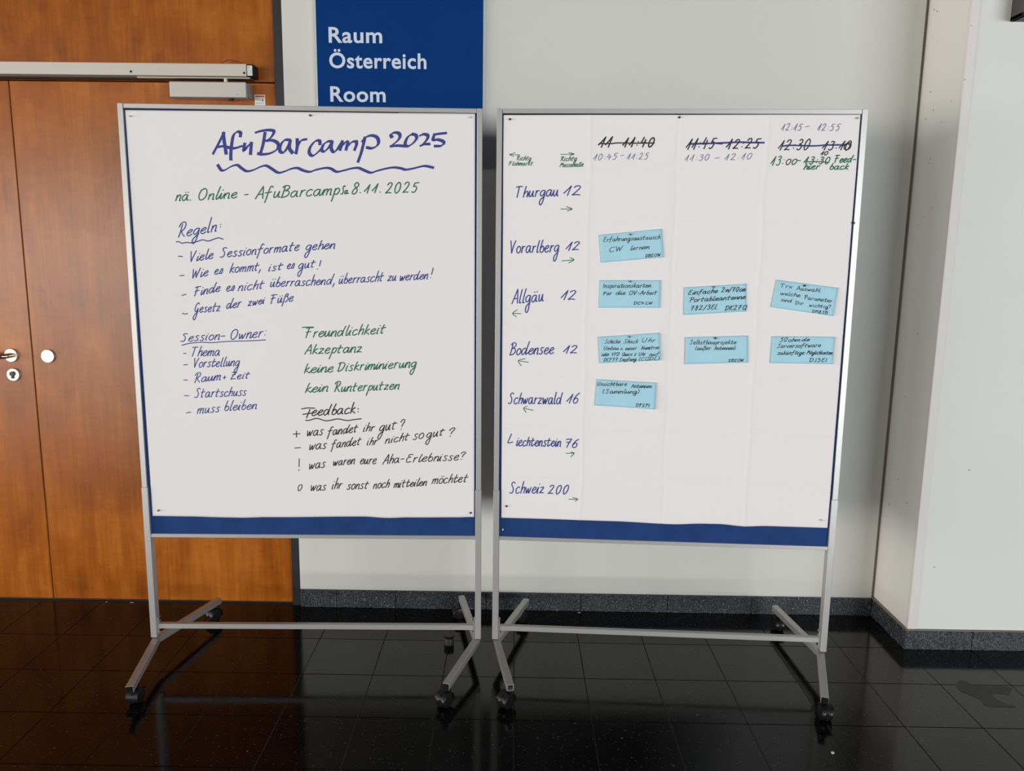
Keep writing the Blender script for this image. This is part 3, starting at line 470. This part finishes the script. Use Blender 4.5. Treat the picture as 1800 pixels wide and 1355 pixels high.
def text_mesh(name, body, x0, x1, zb, height, y, m, parent, f, embolden=.02, depth=.001):
    cu = D.curves.new(name, 'FONT'); cu.body = body; cu.size = 1; cu.offset = embolden; cu.extrude = .0; cu.resolution_u = 4; cu.space_character = 1.06
    ob = D.objects.new(name, cu); COL.objects.link(ob)
    bpy.context.view_layer.update()
    dg = bpy.context.evaluated_depsgraph_get()
    me = D.meshes.new_from_object(ob.evaluated_get(dg))
    D.objects.remove(ob)
    X = [v.co.x for v in me.vertices]; Z = [v.co.y for v in me.vertices]
    sx = (x1-x0)/(max(X)-min(X)); sz = height/CAPH
    for v in me.vertices:
        v.co = f(x0 + (v.co.x-min(X))*sx, y, zb + v.co.y*sz)
    bm = bmesh.new(); bm.from_mesh(me)
    ex = bmesh.ops.extrude_face_region(bm, geom=list(bm.faces))
    for v in [e for e in ex['geom'] if isinstance(e, bmesh.types.BMVert)]: v.co.y -= depth
    bmesh.ops.recalc_face_normals(bm, faces=bm.faces)
    bm.to_mesh(me); bm.free()
    for p in me.polygons: p.use_smooth = False
    return link(name, me, m, parent)
CAPH = .71
text_mesh('maker_lettering', 'DORMA', -1.0785, -1.0375, 2.0545, .0048, -.0385, M['white'], cl, f, .012, .0003)
b = MB()
for i, (x, z) in enumerate(((-1.292, 2.064), (-1.281, 2.064), (-1.270, 2.064))):
    b.box(x, x+.007, -.0386, -.0379, z, z+.009, f=f, bev=.0004)
b.box(-1.292, -1.262, -.0386, -.0379, 2.0555, 2.0567, f=f)
tag(b.build('stamped_mark', M['rail'], cl), 'faint stamped marks')

# ------------------------------------------------------------------ blue room sign
sg = empty('room_sign', (-.44, 0, 1.80))
tag(sg, 'blue room sign panel with white lettering on the white wall above the left pinboard', 'sign')
f = rel(sg)
MB().box(-.7505, -.1285, -.020, -.0185, 1.80, 2.95, f=f).build('face', M['sign'], sg)
MB().box(-.7545, -.1255, -.0184, -.0005, 1.797, 2.953, f=f).build('backing', M['signedge'], sg)
text_mesh('lettering', 'Raum', -.7045, -.5045, 2.2490, .0545, -.0201, M['white'], sg, f)
text_mesh('lettering', 'Österreich', -.7045, -.3400, 2.1590, .0545, -.0201, M['white'], sg, f)
text_mesh('lettering', 'Room', -.7035, -.4945, 2.0385, .0545, -.0201, M['white'], sg, f)

# ------------------------------------------------------------------ handwriting
def catmull(p, sub=5):
    if len(p) < 3: return [Vector(q) for q in p]
    P = [Vector(q) for q in p]; P = [2*P[0]-P[1]] + P + [2*P[-1]-P[-2]]; out = []
    for i in range(1, len(P)-2):
        a, b_, c, d = P[i-1:i+3]
        for k in range(sub):
            t = k/sub
            out.append(.5*((2*b_) + (c-a)*t + (2*a-5*b_+4*c-d)*t*t + (3*b_-a-3*c+d)*t**3))
    out.append(P[-2]); return out

def strokes_of(item, rnd):
    """-> polylines in board-local metres"""
    if item[0].__class__ is not str:
        return [catmull([(a/1e4, b/1e4) for a, b in item], 6)]
    text, s0, z0, s1, z1, xh, cap, slant = item
    s0, z0, s1, z1, xh, cap = [v/1e4 for v in (s0, z0, s1, z1, xh, cap)]
    x = 0; gl = []
    for ch in text:
        st = [[tuple(map(float, q.split(','))) for q in s.split()] for s in FONT[ch].split('/')]
        w = max(q[0] for s in st for q in s); lo = min(0, min(q[0] for s in st for q in s))
        gl.append((x, st, rnd.uniform(-.25, .25), rnd.uniform(.95, 1.06), rnd.uniform(-.05, .05)))
        x += w + (1.6 if ch.islower() or ch == '$' else 4.6 if ch in '0123456789:' and len(text) > 2 else 2.2)
    W = max(x-1.8, .1); k = (s1-s0)/W; dz = (z1-z0)/W
    kt = min(k*.9, xh/10)
    out = []; prev = None
    for gi, (x, st, jy, js, ja) in enumerate(gl):
        ch = text[gi]; first = True
        for s in st:
            pp = []
            for qx, qy in s:
                y = qy*js + jy
                h = y/10*xh if y <= 10 else xh + (y-10)/10*(cap-xh)
                if y < 0: h = y/10*(xh if xh > .012 else xh*.65)
                pp.append((s0 + (x+qx)*k + h*(slant+ja)*.85 - .15*xh*slant, z0 + (x+qx)*dz + h))
            if first and prev is not None and ch in 'einum' and rnd.random() < .8:      # joined letters
                if ch == 'e': pp = [prev] + pp
                else: out.append([Vector(prev), (Vector(prev)+Vector(pp[0]))/2 + Vector((0, -xh*.04)), Vector(pp[0])])
            first = False
            out.append(catmull(pp, 4)); last = pp[-1]
        prev = (endpt(st, x, s0, z0, k, dz, xh, cap, jy, js, slant, ja) if ch in 'acdehiklmntu' else None)
    return out

def endpt(st, x, s0, z0, k, dz, xh, cap, jy, js, slant, ja):
    """where the pen leaves a small letter: the lowest right end of its strokes"""
    qx, qy = max((t[-1] for t in st if t[-1][1] < 6), key=lambda q: q[0])
    h = (qy*js+jy)/10*xh
    return (s0 + (x+qx)*k + h*(slant+ja)*.85 - .15*xh*slant, z0 + (x+qx)*dz + h)

def ribbon(lines, width, hfun, nib, mapf):
    """flat ink lines as one mesh lying on the sheet"""
    V = []; F = []
    wide = abs(width)/1000
    for li, pl in enumerate(lines):
        n = len(pl); lift = -.00003*(li % 14)                 # a later stroke lies on the earlier ones
        if n < 2: continue
        base = len(V)
        for i, p in enumerate(pl):
            d = pl[min(i+1, n-1)] - pl[max(i-1, 0)]
            if d.length < 1e-7: d = Vector((1, 0))
            d.normalize(); nn_ = Vector((-d.y, d.x))
            w = wide
            if nib:                                       # chisel tip held at about 35 degrees
                w = wide*(.34 + .70*abs(d.x*math.sin(nib)-d.y*math.cos(nib)))
            e = p.copy()
            if i == 0: e = p - d*wide*.25
            if i == n-1: e = p + d*wide*.25
            for sgn in (-1, 1):
                q = e + nn_*sgn*w/2
                V.append(mapf(q.x, q.y, hfun(q.x, q.y) + lift))
        for i in range(n-1):
            a = base + 2*i
            F.append((a, a+1, a+3, a+2))
    me = D.meshes.new('ink'); me.from_pydata([tuple(v) for v in V], [], F); me.validate(); me.update()
    return me

# ------------------------------------------------------------------ mobile pinboards
BOARD = [dict(o=(-.69508, -.45213), a=.02213, ln=.01035, rl=-.00338), dict(o=(.52834, -.46431), a=-.04455, ln=.00853, rl=-.00169)]
for B in BOARD:
    B['O'] = Vector((*B['o'], 0)); B['u'] = Vector((math.cos(B['a']), math.sin(B['a']), 0)); B['n'] = Vector((-math.sin(B['a']), math.cos(B['a']), 0))
    B['up'] = B['n']*B['ln'] + B['u']*B['rl'] + Vector((0, 0, 1))
def bmap(B, origin=None):
    """board-local (s, n, z) -> coordinates relative to origin (default the board's foot point)"""
    o = Vector((0, 0, 0)) if origin is None else origin - B['O']
    return lambda s, n, z: B['u']*s + B['n']*n + B['up']*z - o

HW, ZT, ZB = .5902, 1.9425, .4780
wheel_me = None; hood_me = None
def caster_meshes():
    w = MB().cyl((0, 0, 0), .0248, .0155, 'X', n=36, bev=.004, seg=3)
    me = D.meshes.new('wheel'); w.bm.to_mesh(me); w.bm.free(); me.materials.append(M['wheel'])
    for p in me.polygons: p.use_smooth = True
    me.set_sharp_from_angle(angle=R(50))
    h = MB(); bm = bmesh.new(); n = 14; ro, ri = .0290, .0262
    A = [R(-18 + 176*i/n) for i in range(n+1)]           # hood arches over the top and the trailing side
    for x0, x1 in ((-.0195, .0195),):
        rows = []
        for a in A:
            c_, s_ = math.cos(a), math.sin(a)
            rows.append([bm.verts.new((x, c_*r, s_*r)) for x, r in ((x0, ro), (x1, ro), (x1, ri), (x0, ri))])
        for p, q in zip(rows, rows[1:]):
            for i in range(4): bm.faces.new((p[i], p[(i+1) % 4], q[(i+1) % 4], q[i]))
        bm.faces.new(rows[0]); bm.faces.new(rows[-1])
    h._add(bm)
    h.box(-.0022, .0022, -.022, .022, -.018, .026)
    h.cyl((0, 0, 0), .005, .036, 'X', n=12)
    h.cyl((0, .016, .0215), .0105, .016, 'Z', n=18, bev=.001)
    h.cyl((0, .016, .0300), .0048, .012, 'Z', n=12)
    me2 = D.meshes.new('caster'); h.bm.to_mesh(me2); h.bm.free(); me2.materials.append(M['plastic'])
    for p in me2.polygons: p.use_smooth = True
    me2.set_sharp_from_angle(angle=R(35))
    return me, me2
WHEEL, HOOD = caster_meshes()

# foot arms: per board, per side: front end, rear end (s, n) ; swivel of the two castors (degrees)
FEET = [
    [dict(s=-.577, f=(-.538, -.293), r=(-.482, .352), cf=176, cr=-30, of=.030, og=.018, cap=True), dict(s=.577, f=(.482, -.268), r=(.503, .385), cf=-38, cr=-78, of=.018, og=.030, cap=True)],
    [dict(s=-.577, f=(-.512, -.268), r=(-.478, .368), cf=-40, cr=-50, of=.016, og=.026, cap=False), dict(s=.577, f=(.500, -.266), r=(.530, .388), cf=2, cr=3, of=.028, og=.030, cap=True)],
]
def make_stand(i, label):
    B = BOARD[i]; f = bmap(B)
    root = empty('mobile_pinboard', B['O']); tag(root, label, 'pinboard', 'mobile pinboards')
    MB().box(-.5722, .5722, -.0058, .0058, ZB+.010, ZT-.010, f=f).build('felt_panel', M['felt'], root)
    MB().box(-.5710, .5710, -.0125, .0110, ZT-.0145, ZT, f=f, bev=.0008).build('top_rail', M['alu'], root)
    MB().box(-.5705, .5705, -.0125, .0110, ZB, ZB+.0135, f=f, bev=.0008).build('bottom_rail', M['alu'], root)
    MB().box(-.5715, .5715, -.0085, -.0055, ZT-.0175, ZT-.0140, f=f).build('rail_seal', M['plastic'], root)
    for sg_ in (-1, 1):
        a, b_ = sorted((sg_*.5725, sg_*HW))
        MB().box(a, b_, -.0135, .0120, .16, ZT+.0005, f=f, bev=.0009).build('side_post', M['alu'], root)
        a, b_ = sorted((sg_*.5700, sg_*(HW+.0012)))
        MB().box(a, b_, -.0160, .0150, .1040, .6600, f=f, bev=.0012).build('leg_sleeve', M['alu'], root)
        bk = MB(); a, b_ = sorted((sg_*.5640, sg_*.5702))
        bk.box(a, b_, -.008, .008, .118, .178, f=f, bev=.0008)
        br = bk.build('bracket', M['alu_dark'], root)
        for z in (.126, .170): MB().cyl(f(sg_*.5632, -.0, z), .0035, .004, 'X', n=10).build('bolt', M['plastic'], br)
    MB().box(-.5645, .5645, -.0085, .0085, .1345, .1530, f=f, bev=.001).build('cross_bar', M['alu'], root)
    for F_ in FEET[i]:
        c0 = Vector(f(F_['s'], 0, .0905)); 
        for key, sw, inset in (('f', F_['cf'], F_['of']), ('r', F_['cr'], F_['og'])):
            e = Vector(f(F_[key][0], F_[key][1], .0715)); e.z = .0715
            hollow = (key == 'f' and not F_['cap'])
            st = c0 + (c0-e).normalized()*.004
            arm = MB().beam(st, e, .0235, .0235, hollow=hollow).build('foot_arm', M['alu_dark'], root)
            d = (e-c0).normalized()
            if key == 'f' and F_['cap']:
                MB().beam(e, e + d*.0035, .0215, .0215, bev=.0015).build('end_cap', M['plastic'], arm)
            p = e - d*inset
            c = D.objects.new('caster', HOOD); COL.objects.link(c); c.parent = root
            ang = R(sw) + B['a']
            # the wheel trails the stem; the stem sits at local (0, .016)
            m3 = Matrix.Rotation(ang, 3, 'Z')
            off = m3 @ Vector((0, .016, 0))
            c.location = (p.x-off.x, p.y-off.y, .0249); c.rotation_euler = (0, 0, ang)
            for sx in (-1, 1):
                w = D.objects.new('wheel', WHEEL); COL.objects.link(w); w.parent = c; w.location = (sx*.0108, 0, 0)
    return root
make_stand(0, 'left aluminium pinboard on castors in front of the wooden door, holding the rules sheet')
make_stand(1, 'right aluminium pinboard on castors, holding the timetable sheet with blue cards')
tag(D.objects['mobile_pinboard.001'], group='mobile pinboards')
B1 = bmap(BOARD[1])
clp = MB().box(.5680, .5740, -.0165, -.0130, 1.5855, 1.5925, f=B1).build('clip', M['plastic'], D.objects['mobile_pinboard.001'])

# ------------------------------------------------------------------ sheets of paper
VC = [v[0]/1e4 for v in SHEET['vc']]; HC = [v[1]/1e4 for v in SHEET['hc']]
HC = [h - .0039*0 for h in HC]
def h_left(s, z):
    return .0005*math.sin(s*7+1)*math.cos(z*5) + .0004*math.sin(s*3.1-z*4.3) + .0010*math.exp(-((z-.556)/.05)**2)*(.5+.5*math.sin(s*14+2))
def h_right(s, z):
    h = .0004*math.sin(s*6)*math.cos(z*4.2)
    def zig(v, lines, first, last):
        L = [first] + lines + [last]; t = 0
        for k, (a, b) in enumerate(zip(L, L[1:])):
            if min(a, b) <= v <= max(a, b):
                u = (v-a)/(b-a); t = (u if k % 2 == 0 else 1-u)
        return t
    h += .0022*zig(s, VC, -.568, .567) + .0018*zig(z, HC, 1.925, .556)
    for i, c in enumerate(VC):
        c2 = c + .0022*math.sin(z*19+i*2)
        h += (-.0013 if i % 2 else .0014)*math.exp(-((s-c2)/.0036)**2)
    for i, c in enumerate(HC):
        c2 = c + .0018*math.sin(s*17+i*3)
        h += (.0017 if i % 2 else -.0015)*math.exp(-((z-c2)/.0036)**2)
    for a in VC:
        for c in HC[::2]:
            h += .0018*math.exp(-(((s-a-.004)/.008)**2 + ((z-c)/.006)**2))
    return h
OFFP = .0088
def sheet(i, corners, bottom, hf, label, ns, nz):
    B = BOARD[i]; f = bmap(B)
    TL, TR, BR, BL = [(a/1e4, b/1e4) for a, b in corners]; bot = [(a/1e4, b/1e4) for a, b in bottom]
    root = empty('paper_sheet', B['O']); tag(root, label, 'poster', 'large paper sheets pinned to the boards')
    def zbot(s):
        for (a, za), (b, zb) in zip(bot, bot[1:]):
            if s <= b or (b, zb) == bot[-1]:
                t = min(1, max(0, (s-a)/(b-a))); t = t*t*(3-2*t); return za + (zb-za)*t
    V = []; F = []
    for j in range(nz+1):
        t = j/nz
        for k in range(ns+1):
            u = k/ns
            s = (TL[0]*(1-u)+TR[0]*u)*(1-t) + (BL[0]*(1-u)+BR[0]*u)*t
            z = (TL[1]*(1-u)+TR[1]*u)*(1-t) + zbot(s)*t
            V.append(tuple(f(s, -(OFFP + hf(s, z)), z)))
    for j in range(nz):
        for k in range(ns):
            a = j*(ns+1)+k; F.append((a, a+ns+1, a+ns+2, a+1))
    me = D.meshes.new('paper'); me.from_pydata(V, [], F); me.update()
    for p in me.polygons: p.use_smooth = True
    o = link('paper', me, M['paper'], root)
    sol = o.modifiers.new('thick', 'SOLIDIFY'); sol.thickness = .0003; sol.offset = -1
    return root
S0 = sheet(0, SHEET['paper0'], SHEET['bot0'], h_left, 'large white sheet with the thick blue heading and handwritten rules, on the left pinboard', 150, 180)
S1 = sheet(1, SHEET['paper1'], SHEET['bot1'], h_right, 'large creased white timetable sheet with room names, on the right pinboard', 230, 270)
rnd = random.Random(11)
NIB = R(35)
for bi, label, ink, wmm, items in WRITING:
    B = BOARD[bi]; f = bmap(B); hf = (h_left, h_right)[bi]
    lines = []
    for it in items: lines += strokes_of(it, rnd)
    me = ribbon(lines, wmm, lambda s, z: -(OFFP + hf(s, z) + .00045), NIB if wmm < 0 else 0, lambda s, z, n: f(s, n, z))
    o = link('handwriting', me, INK[ink], (S0, S1)[bi]); tag(o, label, kind='stuff')

# ------------------------------------------------------------------ session cards and pins
PIN = {}
def pin_mesh(key):
    if key not in PIN:
        b = MB().lathe([(.0030, 0), (.0034, .0012), (.0020, .0022), (.0017, .0050), (.0028, .0060), (.0030, .0070), (.0001, .0078)], n=16)
        me = D.meshes.new('pushpin'); b.bm.to_mesh(me); b.bm.free(); me.materials.append(M[key])
        for p in me.polygons: p.use_smooth = True
        PIN[key] = me
    return PIN[key]
def pin(bi, s, z, n, key, label, group):
    B = BOARD[bi]; f = bmap(B)
    o = D.objects.new('pushpin', pin_mesh(key)); COL.objects.link(o)
    o.location = B['O'] + Vector(f(s, n, z)); o.rotation_euler = (R(90), 0, B['a'])
    tag(o, label, 'pushpin', group)
g0 = 'pushpins around the edge of the left sheet'; g1 = 'pushpins around the edge of the right sheet'
for (s, z), key, lab in zip(SHEET['pins0'], ('pin_clear', 'pin_red', 'pin_clear', 'pin_black', 'pin_grey'),
        ('pale pushpin in the top left corner of the rules sheet', 'dark red pushpin at the top centre of the rules sheet', 'pale pushpin in the top right corner of the rules sheet',
         'black pushpin in the bottom right corner of the rules sheet', 'grey pushpin in the bottom left corner of the rules sheet')):
    s /= 1e4; z /= 1e4; pin(0, s, z, -(OFFP+h_left(s, z)+.0002), key, lab, g0)
for (s, z), key, lab in zip(SHEET['pins1'], ('pin_black', 'pin_black', 'pin_yellow', 'pin_black', 'pin_clear'),
        ('black pushpin in the top left corner of the timetable sheet', 'black pushpin at the top centre of the timetable sheet', 'olive yellow pushpin in the top right corner of the timetable sheet',
         'black pushpin in the bottom left corner of the timetable sheet', 'pale pushpin in the bottom right corner of the timetable sheet')):
    s /= 1e4; z /= 1e4; pin(1, s, z, -(OFFP+h_right(s, z)+.0002), key, lab, g1)
s, z = SHEET['bluepin'][0]; pin(1, s/1e4, z/1e4, -.0060, 'pin_clear', 'pale pushpin in the blue felt strip below the timetable sheet', g1)

for ci, (label, cor, pn_, wmm, items) in enumerate(CARDS):
    B = BOARD[1]
    c = [Vector((a/1e4, b/1e4)) for a, b in cor]; mid = sum(c, Vector((0, 0)))/4
    O = B['O'] + Vector(bmap(B)(mid.x, -.012, mid.y)); f = bmap(B, O)
    root = empty('session_card', O); tag(root, label, 'card', 'light blue session cards')
    curl = [.0012, .0008, .0020, .0030, .0045, .0022, .0040, .0032][ci]
    def uvof(s, z, c=c):
        U = (c[1]-c[0]+c[2]-c[3])/2; Vv = (c[3]-c[0]+c[2]-c[1])/2; d = Vector((s, z))-c[0]
        det = U.x*Vv.y-U.y*Vv.x
        return (d.x*Vv.y-d.y*Vv.x)/det, (U.x*d.y-U.y*d.x)/det
    def hc(s, z, curl=curl, mid=mid, uvof=uvof):
        u, v = uvof(s, z)
        return .0017 + h_right(mid.x, mid.y) + .0009 + curl*(abs(2*u-1)**2.2)*(.35+.65*max(0, min(1, v)))
    V = []; F = []; nu, nv = 24, 12
    for j in range(nv+1):
        for k in range(nu+1):
            u, v = k/nu, j/nv
            q = (c[0]*(1-u)+c[1]*u)*(1-v) + (c[3]*(1-u)+c[2]*u)*v
            V.append(tuple(f(q.x, -(OFFP+hc(q.x, q.y)), q.y)))
    for j in range(nv):
        for k in range(nu):
            a = j*(nu+1)+k; F.append((a, a+nu+1, a+nu+2, a+1))
    me = D.meshes.new('card'); me.from_pydata(V, [], F); me.update()
    for p in me.polygons: p.use_smooth = True
    o = link('card', me, M['card'], root)
    sol = o.modifiers.new('thick', 'SOLIDIFY'); sol.thickness = .0004; sol.offset = -1
    lines = []
    for it in items: lines += strokes_of(it, rnd)
    me = ribbon(lines, wmm, lambda s, z: -(OFFP+hc(s, z)+.0004), 0, lambda s, z, n: f(s, n, z))
    tag(link('handwriting', me, M['black_ink'], root), kind='stuff')
    if pn_:
        s, z = pn_[0]/1e4, pn_[1]/1e4
        short = ['Erfahrungsaustausch', 'Inspirationskarten', 'Portableantenne', 'Trx Auswahl', 'Shack Uhr', 'Selbstbauprojekte'][ci]
        dk = ci in (3, 5)
        pin(1, s, z, -(OFFP+hc(s, z)), 'pin_black' if dk else 'pin_grey', ('black' if dk else 'grey') + ' pushpin at the top of the blue card reading ' + short, 'pushpins through the blue cards')

# ------------------------------------------------------------------ small things on the floor
ds = empty('door_stop', (-.232, -.298, 0))
tag(ds, 'small black cylindrical door stop on the floor behind the left pinboard', 'door stop')
MB().lathe([(.0185, 0), (.0185, .024), (.0175, .026)], n=32).build('rubber_body', M['rubber'], ds, smooth=40)
MB().lathe([(.0178, .026), (.0190, .0275), (.0190, .0335), (.0165, .036), (.0001, .036)], n=32).build('cap', M['wheel'], ds, smooth=40)
def bit(name, x, y, s, m, label, cat, sd):
    bm = bmesh.new(); bmesh.ops.create_icosphere(bm, subdivisions=2, radius=s); rr = random.Random(sd)
    for v in bm.verts: v.co *= rr.uniform(.8, 1.15); v.co.z *= .6; v.co.z += s*.55
    b = MB(); b._add(bm); tag(b.build(name, m, None, smooth=60, loc=(x, y, 0)), label, cat)
bit('pebble', .979, -.915, .0050, M['crumb'], 'pale crumb on the floor in front of the right pinboard', 'crumb', 1)
def scrap(x, y, w, d, ang, label):
    b = MB().box(-w/2, w/2, -d/2, d/2, 0, .0015, bev=.0004); o = b.build('paper_scrap', M['crumb'], None, loc=(x, y, .0002)); o.rotation_euler = (0, 0, ang)
    tag(o, label, 'litter', 'tiny bits of litter on the floor')
scrap(.290, -.024, .011, .005, .1, 'tiny white scrap against the granite skirting under the right pinboard')
scrap(-1.712, .004, .006, .004, .5, 'tiny white scrap under the wooden door, the left one of two')
scrap(-1.603, .002, .016, .003, -.1, 'tiny white scrap under the wooden door, the right one of two')
